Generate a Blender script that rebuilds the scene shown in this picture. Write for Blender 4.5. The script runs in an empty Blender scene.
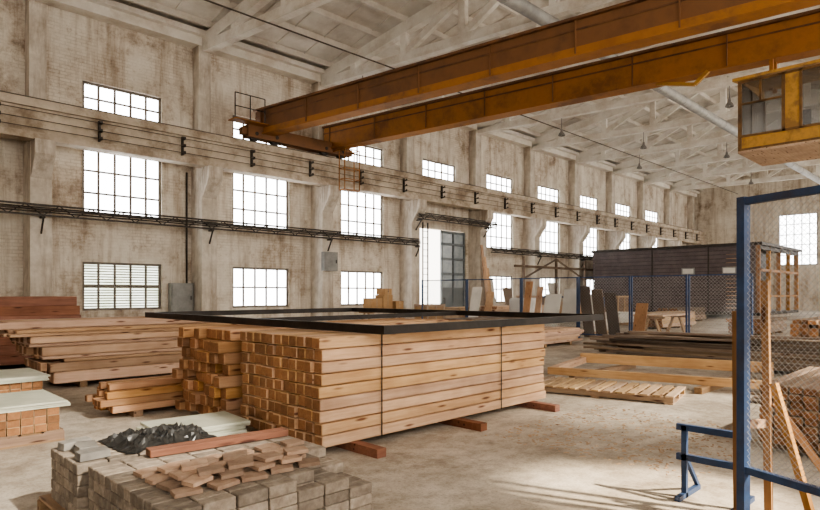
import bpy, bmesh, math, random
from mathutils import Vector, Matrix
from mathutils import noise as mn
random.seed(7)
SC = bpy.context.scene
COL = SC.collection
U = random.uniform

# ------------------------------------------------------------------ materials
def newmat(name):
    m = bpy.data.materials.new(name); m.use_nodes = True
    nt = m.node_tree
    b = nt.nodes['Principled BSDF']
    return m, nt, b

def N(nt, t, **kw):
    n = nt.nodes.new(t)
    for k, v in kw.items():
        setattr(n, k, v)
    return n

def coords(nt, scale, rnd=True):
    tc = N(nt, 'ShaderNodeTexCoord')
    src = tc.outputs['Object']
    oi = None
    if rnd:
        oi = N(nt, 'ShaderNodeObjectInfo')
        vs = N(nt, 'ShaderNodeVectorMath', operation='SCALE')
        vs.inputs[0].default_value = (31.0, 17.0, 9.0)
        nt.links.new(oi.outputs['Random'], vs.inputs['Scale'])
        va = N(nt, 'ShaderNodeVectorMath', operation='ADD')
        nt.links.new(src, va.inputs[0]); nt.links.new(vs.outputs[0], va.inputs[1])
        src = va.outputs[0]
    mp = N(nt, 'ShaderNodeMapping')
    mp.inputs['Scale'].default_value = scale
    nt.links.new(src, mp.inputs['Vector'])
    return src, mp.outputs['Vector'], oi

def ramp(nt, fac, stops):
    r = N(nt, 'ShaderNodeValToRGB')
    e = r.color_ramp.elements
    while len(e) < len(stops): e.new(0.5)
    for el, (p, c) in zip(e, stops):
        el.position = p; el.color = (c[0], c[1], c[2], 1)
    nt.links.new(fac, r.inputs['Fac'])
    return r.outputs['Color']

def mixc(nt, mode, fac, a, b):
    m = N(nt, 'ShaderNodeMix', data_type='RGBA', blend_type=mode)
    if isinstance(fac, (int, float)): m.inputs[0].default_value = fac
    else: nt.links.new(fac, m.inputs[0])
    for sock, val in ((m.inputs[6], a), (m.inputs[7], b)):
        if isinstance(val, tuple): sock.default_value = (val[0], val[1], val[2], 1)
        else: nt.links.new(val, sock)
    return m.outputs[2]

def noise(nt, vec, scale, detail=5, rough=0.6):
    n = N(nt, 'ShaderNodeTexNoise')
    n.inputs['Scale'].default_value = scale
    n.inputs['Detail'].default_value = detail
    n.inputs['Roughness'].default_value = rough
    nt.links.new(vec, n.inputs['Vector'])
    return n.outputs['Fac']

def bump(nt, b, fac, strength, dist=0.02):
    bp = N(nt, 'ShaderNodeBump')
    bp.inputs['Strength'].default_value = strength
    bp.inputs['Distance'].default_value = dist
    nt.links.new(fac, bp.inputs['Height'])
    nt.links.new(bp.outputs['Normal'], b.inputs['Normal'])

def vary(nt, oi, col, var, hue=0.0):
    hs = N(nt, 'ShaderNodeHueSaturation')
    mr = N(nt, 'ShaderNodeMapRange')
    mr.inputs['To Min'].default_value = 1 - var
    mr.inputs['To Max'].default_value = 1 + var * 0.6
    nt.links.new(oi.outputs['Random'], mr.inputs['Value'])
    nt.links.new(mr.outputs['Result'], hs.inputs['Value'])
    if hue:
        m1 = N(nt, 'ShaderNodeMath', operation='MULTIPLY'); m1.inputs[1].default_value = 7.31
        m2 = N(nt, 'ShaderNodeMath', operation='FRACT')
        nt.links.new(oi.outputs['Random'], m1.inputs[0]); nt.links.new(m1.outputs[0], m2.inputs[0])
        m3 = N(nt, 'ShaderNodeMapRange')
        m3.inputs['To Min'].default_value = 0.5 - hue; m3.inputs['To Max'].default_value = 0.5 + hue
        nt.links.new(m2.outputs[0], m3.inputs['Value']); nt.links.new(m3.outputs['Result'], hs.inputs['Hue'])
        m4 = N(nt, 'ShaderNodeMapRange')
        m4.inputs['To Min'].default_value = 0.85; m4.inputs['To Max'].default_value = 1.12
        nt.links.new(m2.outputs[0], m4.inputs['Value']); nt.links.new(m4.outputs['Result'], hs.inputs['Saturation'])
    nt.links.new(col, hs.inputs['Color'])
    return hs.outputs['Color']

def wood(name, c1, c2, axis='X', rough=0.75, var=0.25, knots=True, end=False):
    m, nt, b = newmat(name)
    s = {'X': (0.7, 11, 11), 'Y': (11, 0.7, 11), 'Z': (11, 11, 0.7)}[axis]
    if end: s = (10, 10, 10)
    raw, vec, oi = coords(nt, s)
    f = noise(nt, vec, 1.8, 8, 0.72)
    col = ramp(nt, f, [(0.3, c1), (0.5, tuple((a + d) / 2 for a, d in zip(c1, c2))), (0.7, c2)])
    if knots and not end:
        k = {'X': (1.3, 7, 7), 'Y': (7, 1.3, 7), 'Z': (7, 7, 1.3)}[axis]
        mp = N(nt, 'ShaderNodeMapping'); mp.inputs['Scale'].default_value = k
        nt.links.new(raw, mp.inputs['Vector'])
        v = N(nt, 'ShaderNodeTexVoronoi'); v.inputs['Scale'].default_value = 1.5
        nt.links.new(mp.outputs['Vector'], v.inputs['Vector'])
        kc = ramp(nt, v.outputs['Distance'], [(0.09, (0.22, 0.10, 0.045)), (0.21, (1, 1, 1))])
        col = mixc(nt, 'MULTIPLY', 0.95, col, kc)
    big = noise(nt, raw, 1.1, 3)
    gc = ramp(nt, big, [(0.35, (0.68, 0.62, 0.58)), (0.6, (1, 1, 1))])
    col = mixc(nt, 'MULTIPLY', 0.75, col, gc)
    nt.links.new(vary(nt, oi, col, var, 0.0 if end else 0.006), b.inputs['Base Color'])
    b.inputs['Roughness'].default_value = rough
    bump(nt, b, f, 0.25, 0.01)
    return m

def grime(name, c1, c2, scale=2.0, rough=0.8, metal=0.0, stain=None, stain_amt=0.6, streak=False, var=0.0, bmp=0.2, stain_scale=0.5, alpha=None):
    m, nt, b = newmat(name)
    raw, vec, oi = coords(nt, (1, 1, 0.18) if streak else (1, 1, 1), rnd=var > 0)
    f = noise(nt, raw, scale, 7, 0.65)
    col = ramp(nt, f, [(0.32, c1), (0.68, c2)])
    if stain:
        f2 = noise(nt, vec, stain_scale, 6, 0.7)
        fc = ramp(nt, f2, [(0.46, (0, 0, 0)), (0.64, (stain_amt,) * 3)])
        col = mixc(nt, 'MIX', fc, col, stain)
    if var > 0: col = vary(nt, oi, col, var)
    nt.links.new(col, b.inputs['Base Color'])
    b.inputs['Roughness'].default_value = rough
    b.inputs['Metallic'].default_value = metal
    if alpha is not None: b.inputs['Alpha'].default_value = alpha
    if bmp: bump(nt, b, f, bmp, 0.03)
    return m

def wall_mat():
    m, nt, b = newmat('old_whitewashed_wall')
    raw, vec, _ = coords(nt, (1.2, 1.2, 0.10), rnd=False)
    f = noise(nt, raw, 0.5, 11, 0.78)
    col = ramp(nt, f, [(0.35, (0.31, 0.24, 0.185)), (0.42, (0.50, 0.425, 0.345)), (0.49, (0.68, 0.62, 0.535)), (0.66, (0.81, 0.765, 0.685))])
    br = N(nt, 'ShaderNodeTexBrick')
    mp = N(nt, 'ShaderNodeMapping'); mp.inputs['Rotation'].default_value = (math.radians(90), 0, 0)
    nt.links.new(raw, mp.inputs['Vector']); nt.links.new(mp.outputs['Vector'], br.inputs['Vector'])
    br.inputs['Scale'].default_value = 1.0
    br.inputs['Brick Width'].default_value = 0.36; br.inputs['Row Height'].default_value = 0.12
    br.inputs['Mortar Size'].default_value = 0.016
    br.inputs['Color1'].default_value = (1, 1, 1, 1); br.inputs['Color2'].default_value = (0.84, 0.78, 0.73, 1)
    br.inputs['Mortar'].default_value = (0.60, 0.55, 0.5, 1)
    fm = noise(nt, raw, 0.6, 9, 0.7)
    bm_ = ramp(nt, fm, [(0.44, (0.03, 0.03, 0.03)), (0.60, (0.55, 0.55, 0.55))])
    col = mixc(nt, 'MULTIPLY', bm_, col, br.outputs['Color'])
    f2 = noise(nt, vec, 1.6, 8, 0.72)
    st = ramp(nt, f2, [(0.48, (1, 1, 1)), (0.68, (0.48, 0.385, 0.30))])
    col = mixc(nt, 'MULTIPLY', 0.8, col, st)
    f3 = noise(nt, raw, 2.4, 10, 0.8)
    s3 = ramp(nt, f3, [(0.36, (0.58, 0.49, 0.41)), (0.43, (1, 1, 1))])
    col = mixc(nt, 'MULTIPLY', 0.65, col, s3)
    nt.links.new(col, b.inputs['Base Color'])
    b.inputs['Roughness'].default_value = 0.92
    bump(nt, b, f3, 0.5, 0.05)
    return m

def floor_mat():
    m, nt, b = newmat('dusty_concrete_floor')
    raw, vec, _ = coords(nt, (1, 1, 1), rnd=False)
    f = noise(nt, raw, 0.5, 9, 0.70)
    col = ramp(nt, f, [(0.34, (0.335, 0.285, 0.23)), (0.5, (0.51, 0.455, 0.385)), (0.64, (0.66, 0.605, 0.53))])
    f2 = noise(nt, raw, 5.0, 9, 0.78)
    c2 = ramp(nt, f2, [(0.36, (0.55, 0.51, 0.47)), (0.56, (1, 1, 1))])
    col = mixc(nt, 'MULTIPLY', 0.75, col, c2)
    f3 = noise(nt, raw, 38.0, 4, 0.7)
    c3 = ramp(nt, f3, [(0.32, (0.5, 0.46, 0.42)), (0.5, (1, 1, 1))])
    col = mixc(nt, 'MULTIPLY', 0.55, col, c3)
    f4 = noise(nt, raw, 1.3, 7, 0.7)
    c4 = ramp(nt, f4, [(0.54, (1, 1, 1)), (0.68, (0.5, 0.45, 0.4))])
    col = mixc(nt, 'MULTIPLY', 0.7, col, c4)
    nt.links.new(col, b.inputs['Base Color'])
    b.inputs['Roughness'].default_value = 0.75
    bump(nt, b, f2, 0.35, 0.03)
    return m

def pane_mat(name, strength, c1=(0.86, 0.90, 0.92), c2=(1, 1, 1)):
    m, nt, b = newmat(name)
    raw, vec, _ = coords(nt, (1, 1, 1))
    f = noise(nt, raw, 1.5, 4)
    col = ramp(nt, f, [(0.3, c1), (0.6, c2)])
    b.inputs['Base Color'].default_value = (0.8, 0.8, 0.8, 1)
    nt.links.new(col, b.inputs['Emission Color'])
    b.inputs['Emission Strength'].default_value = strength  # emission puts the outside daylight into the pane itself
    b.inputs['Roughness'].default_value = 0.4
    return m

M = {}
M['wall'] = wall_mat()
M['floor'] = floor_mat()
M['concrete'] = grime('old_concrete', (0.47, 0.41, 0.34), (0.72, 0.665, 0.585), 1.6, 0.9, stain=(0.25, 0.185, 0.13), stain_amt=0.7, streak=True, stain_scale=1.6)
M['runway'] = grime('stained_runway_concrete', (0.41, 0.34, 0.265), (0.63, 0.55, 0.45), 1.3, 0.9, stain=(0.19, 0.13, 0.08), stain_amt=0.75, stain_scale=0.9)
M['roof'] = grime('roof_slab', (0.62, 0.57, 0.50), (0.81, 0.77, 0.70), 0.7, 0.9, stain=(0.36, 0.285, 0.215), stain_amt=0.5, stain_scale=0.3)
M['truss'] = grime('painted_truss_concrete', (0.74, 0.695, 0.62), (0.89, 0.855, 0.79), 1.2, 0.85, stain=(0.44, 0.335, 0.24), stain_amt=0.45, stain_scale=0.8)
M['crane'] = grime('rusty_orange_crane_paint', (0.31, 0.125, 0.028), (0.54, 0.235, 0.045), 0.6, 0.65, stain=(0.13, 0.055, 0.024), stain_amt=0.75, stain_scale=0.6)
M['crane_brown'] = grime('brown_crane_paint', (0.155, 0.07, 0.029), (0.29, 0.13, 0.043), 0.5, 0.65, stain=(0.085, 0.042, 0.025), stain_amt=0.7, stain_scale=0.5)
M['crane_dark'] = grime('dark_rusty_flange', (0.085, 0.042, 0.024), (0.22, 0.10, 0.035), 1.4, 0.7)
M['crane_yellow'] = grime('weathered_ochre_paint', (0.42, 0.215, 0.045), (0.70, 0.40, 0.085), 2.2, 0.6, stain=(0.15, 0.075, 0.032), stain_amt=0.75, stain_scale=2.2)
M['cabframe'] = grime('cab_frame_paint', (0.085, 0.048, 0.024), (0.26, 0.135, 0.04), 3.0, 0.65)
M['pane'] = pane_mat('frosted_glass_daylight_glow', 8.5)
M['pane_green'] = pane_mat('greenish_slatted_glass_glow', 2.8, (0.62, 0.70, 0.50), (0.95, 1.0, 0.88))
M['winframe'] = grime('window_steel', (0.12, 0.10, 0.085), (0.24, 0.21, 0.18), 4, 0.7)
M['darkmetal'] = grime('dark_metal', (0.026, 0.021, 0.018), (0.065, 0.053, 0.045), 5, 0.55, 0.3)
M['railmetal'] = grime('dull_rail_metal', (0.08, 0.062, 0.05), (0.16, 0.13, 0.105), 5, 0.65, 0.2)
M['lampmetal'] = grime('lamp_enamel', (0.18, 0.165, 0.15), (0.28, 0.26, 0.24), 5, 0.55, 0.1)
M['blackframe'] = grime('black_steel', (0.014, 0.011, 0.009), (0.04, 0.032, 0.027), 4, 0.5, 0.4)
M['greysteel'] = grime('grey_paint_steel', (0.20, 0.20, 0.195), (0.32, 0.315, 0.30), 3, 0.6, 0.1)
M['bluegrey'] = grime('blue_grey_door_paint', (0.13, 0.155, 0.175), (0.22, 0.25, 0.27), 3, 0.55, 0.1)
M['doorglass'] = grime('blue_grey_glazing', (0.27, 0.32, 0.36), (0.42, 0.47, 0.5), 2, 0.25, bmp=0)
M['galv'] = grime('galvanised_duct', (0.30, 0.295, 0.285), (0.46, 0.45, 0.43), 2, 0.6, 0.2)
M['blue'] = grime('blue_paint', (0.022, 0.05, 0.125), (0.05, 0.095, 0.21), 5, 0.5, 0.1, stain=(0.06, 0.045, 0.04), stain_amt=0.5, stain_scale=3)
M['mesh'] = grime('fence_wire', (0.30, 0.30, 0.305), (0.44, 0.44, 0.44), 5, 0.5, 0.3, bmp=0)
M['brick'] = grime('grey_brown_paver', (0.225, 0.18, 0.14), (0.395, 0.335, 0.27), 14, 0.95, stain=(0.13, 0.102, 0.08), stain_amt=0.5, var=0.32, bmp=0.35, stain_scale=9)
M['tile'] = grime('broken_tile', (0.32, 0.205, 0.14), (0.48, 0.345, 0.25), 9, 0.92, var=0.4, bmp=0.15)
M['slab'] = grime('grey_slab', (0.19, 0.175, 0.16), (0.33, 0.31, 0.28), 6, 0.9, var=0.3)
M['tarp'] = grime('dark_plastic', (0.012, 0.012, 0.012), (0.036, 0.035, 0.033), 6, 0.34, bmp=0.05)
M['paleboard'] = grime('pale_green_panel', (0.44, 0.46, 0.37), (0.62, 0.62, 0.52), 2, 0.7, var=0.15)
M['white'] = grime('white_panel', (0.56, 0.53, 0.48), (0.72, 0.69, 0.63), 2, 0.6, var=0.12)
M['siding'] = grime('purple_brown_siding', (0.082, 0.062, 0.062), (0.135, 0.106, 0.104), 1.5, 0.55, bmp=0.05)
M['glasscab'] = grime('cab_glass', (0.035, 0.032, 0.028), (0.10, 0.092, 0.082), 2, 0.12, bmp=0, alpha=0.5)
M['card'] = grime('cardboard', (0.42, 0.25, 0.12), (0.54, 0.34, 0.17), 3, 0.85, var=0.2)
M['wrap'] = grime('plastic_wrap', (0.50, 0.48, 0.45), (0.72, 0.70, 0.67), 3, 0.35, var=0.15)
M['leaf'] = grime('leaf', (0.05, 0.12, 0.025), (0.16, 0.26, 0.07), 4, 0.6, bmp=0)
M['bark'] = grime('bark', (0.07, 0.045, 0.03), (0.14, 0.10, 0.07), 8, 0.9)
PINE = ((0.74, 0.50, 0.305), (0.51, 0.30, 0.155))
M['pine'] = wood('pine_face', *PINE, var=0.32)
M['pine_end'] = wood('pine_end_grain', (0.40, 0.205, 0.09), (0.23, 0.10, 0.04), var=0.3, end=True)
M['pineB'] = wood('orange_pine_face', (0.62, 0.375, 0.19), (0.42, 0.215, 0.095))
M['pineB_end'] = wood('orange_pine_end', (0.40, 0.19, 0.078), (0.21, 0.088, 0.035), var=0.32, end=True)
M['pink'] = wood('pinkish_pine_face', (0.68, 0.48, 0.34), (0.51, 0.325, 0.21), var=0.32)
M['pink_end'] = wood('pinkish_pine_end', (0.35, 0.195, 0.105), (0.22, 0.105, 0.055), var=0.35, end=True)
M['red'] = wood('reddish_wood', (0.33, 0.15, 0.09), (0.19, 0.075, 0.045))
M['weath'] = wood('weathered_board', (0.30, 0.225, 0.165), (0.13, 0.092, 0.067), var=0.5)
M['pineY'] = wood('pine_face_y', *PINE, axis='Y')
M['pineZ'] = wood('pine_face_z', *PINE, axis='Z')
M['studZ'] = wood('stud_wood', (0.52, 0.29, 0.13), (0.35, 0.18, 0.07), axis='Z')
M['pal'] = wood('pallet_wood', (0.40, 0.27, 0.165), (0.23, 0.145, 0.09), var=0.25)
M['palY'] = wood('pallet_wood_y', (0.40, 0.27, 0.165), (0.23, 0.145, 0.09), axis='Y', var=0.25)
M['lightpal'] = wood('light_pallet_wood', (0.60, 0.44, 0.29), (0.42, 0.28, 0.165), var=0.25)
M['lightpalY'] = wood('light_pallet_wood_y', (0.60, 0.44, 0.29), (0.42, 0.28, 0.165), axis='Y', var=0.25)

# ------------------------------------------------------------------ geometry helpers
def wl(o):
    p = Vector((0, 0, 0))
    while o is not None:
        p = p + Vector(o.location); o = o.parent
    return p

class MB:
    def __init__(s): s.v = []; s.f = []; s.m = []; s.sm = []
    def add(s, vs, fs, mi=0, smooth=False):
        n = len(s.v); s.v += [tuple(v) for v in vs]
        for f in fs:
            s.f.append([i + n for i in f]); s.m.append(mi); s.sm.append(smooth)
        return s
    HF = [(0, 3, 2, 1), (4, 5, 6, 7), (0, 1, 5, 4), (1, 2, 6, 5), (2, 3, 7, 6), (3, 0, 4, 7)]
    def box(s, x0, y0, z0, x1, y1, z1, mi=0):
        return s.add([(x0, y0, z0), (x1, y0, z0), (x1, y1, z0), (x0, y1, z0), (x0, y0, z1), (x1, y0, z1), (x1, y1, z1), (x0, y1, z1)], s.HF, mi)
    def bar(s, p, q, w, h, mi=0, up=(0, 0, 1)):
        p = Vector(p); q = Vector(q); d = (q - p).normalized(); up = Vector(up)
        if abs(d.dot(up)) > 0.99: up = Vector((1, 0, 0))
        sd = d.cross(up).normalized(); u2 = sd.cross(d).normalized()
        a = sd * w / 2; b = u2 * h / 2
        return s.add([p - a - b, p + a - b, q + a - b, q - a - b, p - a + b, p + a + b, q + a + b, q - a + b], s.HF, mi)
    def tube(s, p, q, r, n=8, mi=0):
        p = Vector(p); q = Vector(q); d = (q - p).normalized()
        up = Vector((0, 0, 1)) if abs(d.z) < 0.9 else Vector((1, 0, 0))
        a = d.cross(up).normalized(); b = a.cross(d).normalized()
        vs = []
        for c in (p, q):
            for i in range(n):
                t = 2 * math.pi * i / n
                vs.append(c + a * (r * math.cos(t)) + b * (r * math.sin(t)))
        s.add(vs, [(i, (i + 1) % n, n + (i + 1) % n, n + i) for i in range(n)], mi, n > 4)
        k = len(s.v) - 2 * n
        s.f.append([k + i for i in range(n)][::-1]); s.m.append(mi); s.sm.append(False)
        s.f.append([k + n + i for i in range(n)]); s.m.append(mi); s.sm.append(False)
        return s
    def lathe(s, c, prof, n=16, mi=0):
        vs = []; fs = []
        for r, z in prof:
            for i in range(n):
                t = 2 * math.pi * i / n
                vs.append((c[0] + r * math.cos(t), c[1] + r * math.sin(t), c[2] + z))
        for j in range(len(prof) - 1):
            for i in range(n):
                fs.append((j * n + i, j * n + (i + 1) % n, (j + 1) * n + (i + 1) % n, (j + 1) * n + i))
        return s.add(vs, fs, mi, True)
    def prism(s, a, b, mi=0):
        n = len(a)
        fs = [tuple(range(n))[::-1], tuple(range(n, 2 * n))] + [(i, (i + 1) % n, n + (i + 1) % n, n + i) for i in range(n)]
        return s.add(list(a) + list(b), fs, mi)
    def mesh(s, name, mats, off=(0, 0, 0)):
        me = bpy.data.meshes.new(name)
        me.from_pydata([(v[0] - off[0], v[1] - off[1], v[2] - off[2]) for v in s.v], [], s.f)
        for m in (mats if isinstance(mats, (list, tuple)) else [mats]): me.materials.append(m)
        for p, mi, sm in zip(me.polygons, s.m, s.sm): p.material_index = mi; p.use_smooth = sm
        bm = bmesh.new(); bm.from_mesh(me); bmesh.ops.recalc_face_normals(bm, faces=bm.faces); bm.to_mesh(me); bm.free()
        return me
    def build(s, name, mats, parent=None, origin=None):
        if parent is not None:
            if origin is None: off = wl(parent); loc = (0, 0, 0)
            else: off = Vector(origin); loc = off - wl(parent)
        else:
            xs = [v[0] for v in s.v]; ys = [v[1] for v in s.v]; zs = [v[2] for v in s.v]
            off = Vector(origin) if origin is not None else Vector(((min(xs) + max(xs)) / 2, (min(ys) + max(ys)) / 2, min(zs)))
            loc = off
        o = bpy.data.objects.new(name, s.mesh(name, mats, off))
        COL.objects.link(o); o.location = loc
        if parent is not None: o.parent = parent
        return o

def tag(o, label=None, cat=None, group=None, kind=None):
    if label: o['label'] = label
    if cat: o['category'] = cat
    if group: o['group'] = group
    if kind: o['kind'] = kind
    return o

def empty(name, loc, label, cat, group=None, rz=0):
    o = bpy.data.objects.new(name, None); COL.objects.link(o)
    o.location = loc; o.rotation_euler = (0, 0, rz); o.empty_display_size = 0.1
    return tag(o, label, cat, group)

def local(mb, name, mat, parent):
    """a part whose vertices are already in its parent's own space"""
    o = mb.build(name, mat, None, origin=(0, 0, 0)); o.parent = parent; o.location = (0, 0, 0)
    return o

def struct(o): return tag(o, kind='structure')

def copy_tree(o, parent=None):
    c = o.copy(); COL.objects.link(c)
    if parent is not None: c.parent = parent
    for ch in [x for x in bpy.data.objects if x.parent == o]:
        copy_tree(ch, c)
    return c

ORD = ['first', 'second', 'third', 'fourth', 'fifth', 'sixth', 'seventh', 'eighth', 'ninth', 'tenth', 'eleventh', 'twelfth']

def block_mesh(name, L, w, h, mats, bev=0.006):
    """lumber: long axis X, origin at base centre, end faces use material slot 1"""
    me = bpy.data.meshes.new(name); bm = bmesh.new()
    bmesh.ops.create_cube(bm, size=1.0)
    for v in bm.verts: v.co = Vector((v.co.x * L, v.co.y * w, (v.co.z + 0.5) * h))
    if bev: bmesh.ops.bevel(bm, geom=bm.edges[:], offset=bev, segments=1, affect='EDGES')
    for f in bm.faces:
        f.material_index = 1 if (abs(f.normal.x) > 0.9 and len(mats) > 1) else 0
    bm.to_mesh(me); bm.free()
    for m in mats: me.materials.append(m)
    return me

def put(me, name, loc, rz, label, cat, group=None, rx=0, ry=0):
    o = bpy.data.objects.new(name, me); COL.objects.link(o)
    o.location = loc; o.rotation_euler = (rx, ry, rz)
    return tag(o, label, cat, group)

# ------------------------------------------------------------------ setting
D = 24.0; XE = 66.5
EAVE = 12.4; RIDGE = 14.9; RY = 11.5
fl = MB(); fl.box(-14, -14, -0.3, 72, 34, 0); struct(fl.build('floor', M['floor'], origin=(0, 0, 0)))

winx = [8.5 + 6 * k for k in range(9)]
holes = []
windows = []
for k, x in enumerate(winx):
    a, b = x - 1.45, x + 1.45
    holes.append((a, b, 8.3, 9.45)); windows.append((x, 8.3, 9.45, 5, 2, 'pane'))
    if k != 3:
        holes.append((a, b, 4.55, 7.0)); windows.append((x, 4.55, 7.0, 5, 3, 'pane'))
        holes.append((a, b, 1.0, 2.8)); windows.append((x, 1.0, 2.8, 5, 2, 'pane_green' if k == 0 else 'pane'))
holes.append((24.6, 28.9, -0.01, 5.45))

def wall_holes(u0, u1, z0, z1, holes, mk):
    us = sorted({u0, u1} | {h[0] for h in holes} | {h[1] for h in holes})
    zs = sorted({z0, z1} | {max(z0, h[2]) for h in holes} | {h[3] for h in holes})
    for a, b in zip(us, us[1:]):
        run = None
        for c, d in zip(zs, zs[1:]):
            cu, cz = (a + b) / 2, (c + d) / 2
            hole = any(h[0] < cu < h[1] and h[2] < cz < h[3] for h in holes)
            if hole:
                if run: mk(a, b, *run); run = None
            else:
                run = (run[0], d) if run else (c, d)
        if run: mk(a, b, *run)

w = MB()
wall_holes(-14, XE, 0, EAVE + 0.3, holes, lambda a, b, c, d: w.box(a, D, c, b, D + 0.45, d))
struct(w.build('wall_left', M['wall'], origin=(0, 0, 0)))

eh = [(12.7, 15.9, 4.3, 9.2), (6.5, 9.7, 4.3, 9.2)]
w = MB()
wall_holes(-1, D + 0.45, 0, 11.9, eh, lambda a, b, c, d: w.box(XE, a, c, XE + 0.4, b, d))
w.prism([(XE, -1, 11.9), (XE, 24.45, 11.9), (XE, 24.45, 12.5), (XE, RY, RIDGE), (XE, -1, EAVE)],
        [(XE + .4, -1, 11.9), (XE + .4, 24.45, 11.9), (XE + .4, 24.45, 12.5), (XE + .4, RY, RIDGE), (XE + .4, -1, EAVE)])
struct(w.build('wall_far', M['wall'], origin=(0, 0, 0)))
# unseen walls added to block low daylight: long one with tall openings, near end
w = MB()
rh = [(-9.2 + 6 * k, -4.8 + 6 * k, 2.2, 11.0) for k in range(13)]
wall_holes(-14, XE, 0, EAVE, rh, lambda a, b, c, d: w.box(a, -8.4, c, b, -8.0, d))
struct(w.build('wall_right_light_block', M['wall'], origin=(0, 0, 0)))
w = MB(); w.box(-14, -8.0, 0, -13.6, 24.0, EAVE); struct(w.build('wall_near_light_block', M['wall'], origin=(0, 0, 0)))

wn = 0
def window(P, w_, z0, z1, cols, rows, pm):
    """P(u, depth, z) maps window-plane coordinates to the world"""
    global wn
    wn += 1
    f = MB(); t = 0.09
    def b(u0, v0, u1, v1, d0, d1):
        p, q = P(u0, d0, v0), P(u1, d1, v1)
        f.box(min(p[0], q[0]), min(p[1], q[1]), p[2], max(p[0], q[0]), max(p[1], q[1]), q[2])
    b(-w_ / 2, z0, -w_ / 2 + t, z1, .08, .2); b(w_ / 2 - t, z0, w_ / 2, z1, .08, .2)
    b(-w_ / 2 + t, z0, w_ / 2 - t, z0 + t, .08, .2); b(-w_ / 2 + t, z1 - t, w_ / 2 - t, z1, .08, .2)
    for i in range(1, cols):
        u = -w_ / 2 + w_ * i / cols
        b(u - .04, z0 + t, u + .04, z1 - t, .1, .19)
    for j in range(1, rows):
        z = z0 + (z1 - z0) * j / rows
        b(-w_ / 2 + t, z - .035, w_ / 2 - t, z + .035, .11, .18)
    o = struct(f.build('window_%d' % wn, M['winframe']))
    g = MB()
    p, q = P(-w_ / 2 + t / 2, .14, z0 + t / 2), P(w_ / 2 - t / 2, .15, z1 - t / 2)
    g.box(min(p[0], q[0]), min(p[1], q[1]), p[2], max(p[0], q[0]), max(p[1], q[1]), q[2])
    g.build('pane', M[pm], o)
    if pm == 'pane_green':
        f = MB(); z = z0 + .13
        while z < z1 - .12:
            f.prism([P(-w_ / 2 + t, .13, z), P(-w_ / 2 + t, .115, z + .045), P(-w_ / 2 + t, .12, z + .05), P(-w_ / 2 + t, .135, z + .005)],
                    [P(w_ / 2 - t, .13, z), P(w_ / 2 - t, .115, z + .045), P(w_ / 2 - t, .12, z + .05), P(w_ / 2 - t, .135, z + .005)]); z += .1
        f.build('blind', M['paleboard'], o)
for (x, z0, z1, c, r, pm) in windows:
    window(lambda u, d, z, x=x: (x + u, D + d, z), 2.9, z0, z1, c, r, pm)
for (a, b, z0, z1) in eh:
    window(lambda u, d, z, c=(a + b) / 2: (XE + d, c + u, z), b - a, z0, z1, 5, 5, 'pane')

# roof with ribbed slabs
rf = MB(); xa, xb = -14, XE + 0.4
def roofz(y): return EAVE + (RIDGE - EAVE) * (1 - abs(y - RY) / 12.5)
for (ya, yb) in ((24.45, RY), (RY, -1.0)):
    za, zb = roofz(ya), roofz(yb)
    rf.prism([(xa, ya, za), (xa, yb, zb), (xa, yb, zb + .25), (xa, ya, za + .25)], [(xb, ya, za), (xb, yb, zb), (xb, yb, zb + .25), (xb, ya, za + .25)])
rf.box(xa, -8.4, EAVE, xb, -1.0, EAVE + .25)
yy = 22.9
while yy > -0.9:
    z = roofz(yy); rf.box(xa, yy - .07, z - .22, xb, yy + .07, z + .05); yy -= 1.5
x = -0.5 - 6
while x < XE - 1:
    for q in range(4):
        xx = x + 1.5 * q
        for (ya, yb) in ((24.0, RY), (RY, -1.0)):
            rf.bar((xx, ya, roofz(ya) - .01), (xx, yb, roofz(yb) - .01), .05, .08)
    x += 6
struct(rf.build('ceiling', M['roof'], origin=(0, 0, 0)))
t = MB(); t.box(-14, 23.45, 11.8, XE, 24.0, 12.32); t.box(-14, 23.2, 12.15, XE, 23.45, 12.35)
struct(t.build('trim_1', M['truss']))

# gate leaf in the wall opening
g = MB(); g.box(26.75, 24.12, 0.02, 28.88, 24.2, 5.4)
for z in (0.05, 0.95, 1.85, 2.75, 3.65, 4.55, 5.28): g.box(26.75, 24.05, z, 28.88, 24.12, z + .1)
for x in (26.75, 27.8, 28.78): g.box(x, 24.05, 0.05, x + .1, 24.12, 5.35)
dr = struct(g.build('door_1', M['bluegrey']))
g = MB(); g.tube((26.95, 23.98, 1.0), (26.95, 23.98, 1.35), .02); g.bar((26.95, 23.98, 1.02), (26.95, 24.1, 1.02), .03, .03); g.bar((26.95, 23.98, 1.32), (26.95, 24.1, 1.32), .03, .03)
g.build('door_handle', M['darkmetal'], dr)
for z in (1.95, 2.85, 3.75, 4.65):
    for x in (26.87, 27.92):
        g = MB(); g.box(x + .02, 24.09, z + .03, x + .84, 24.118, z + (.77 if z < 4.6 else .58)); g.build('glazing', M['doorglass'], dr)

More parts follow.
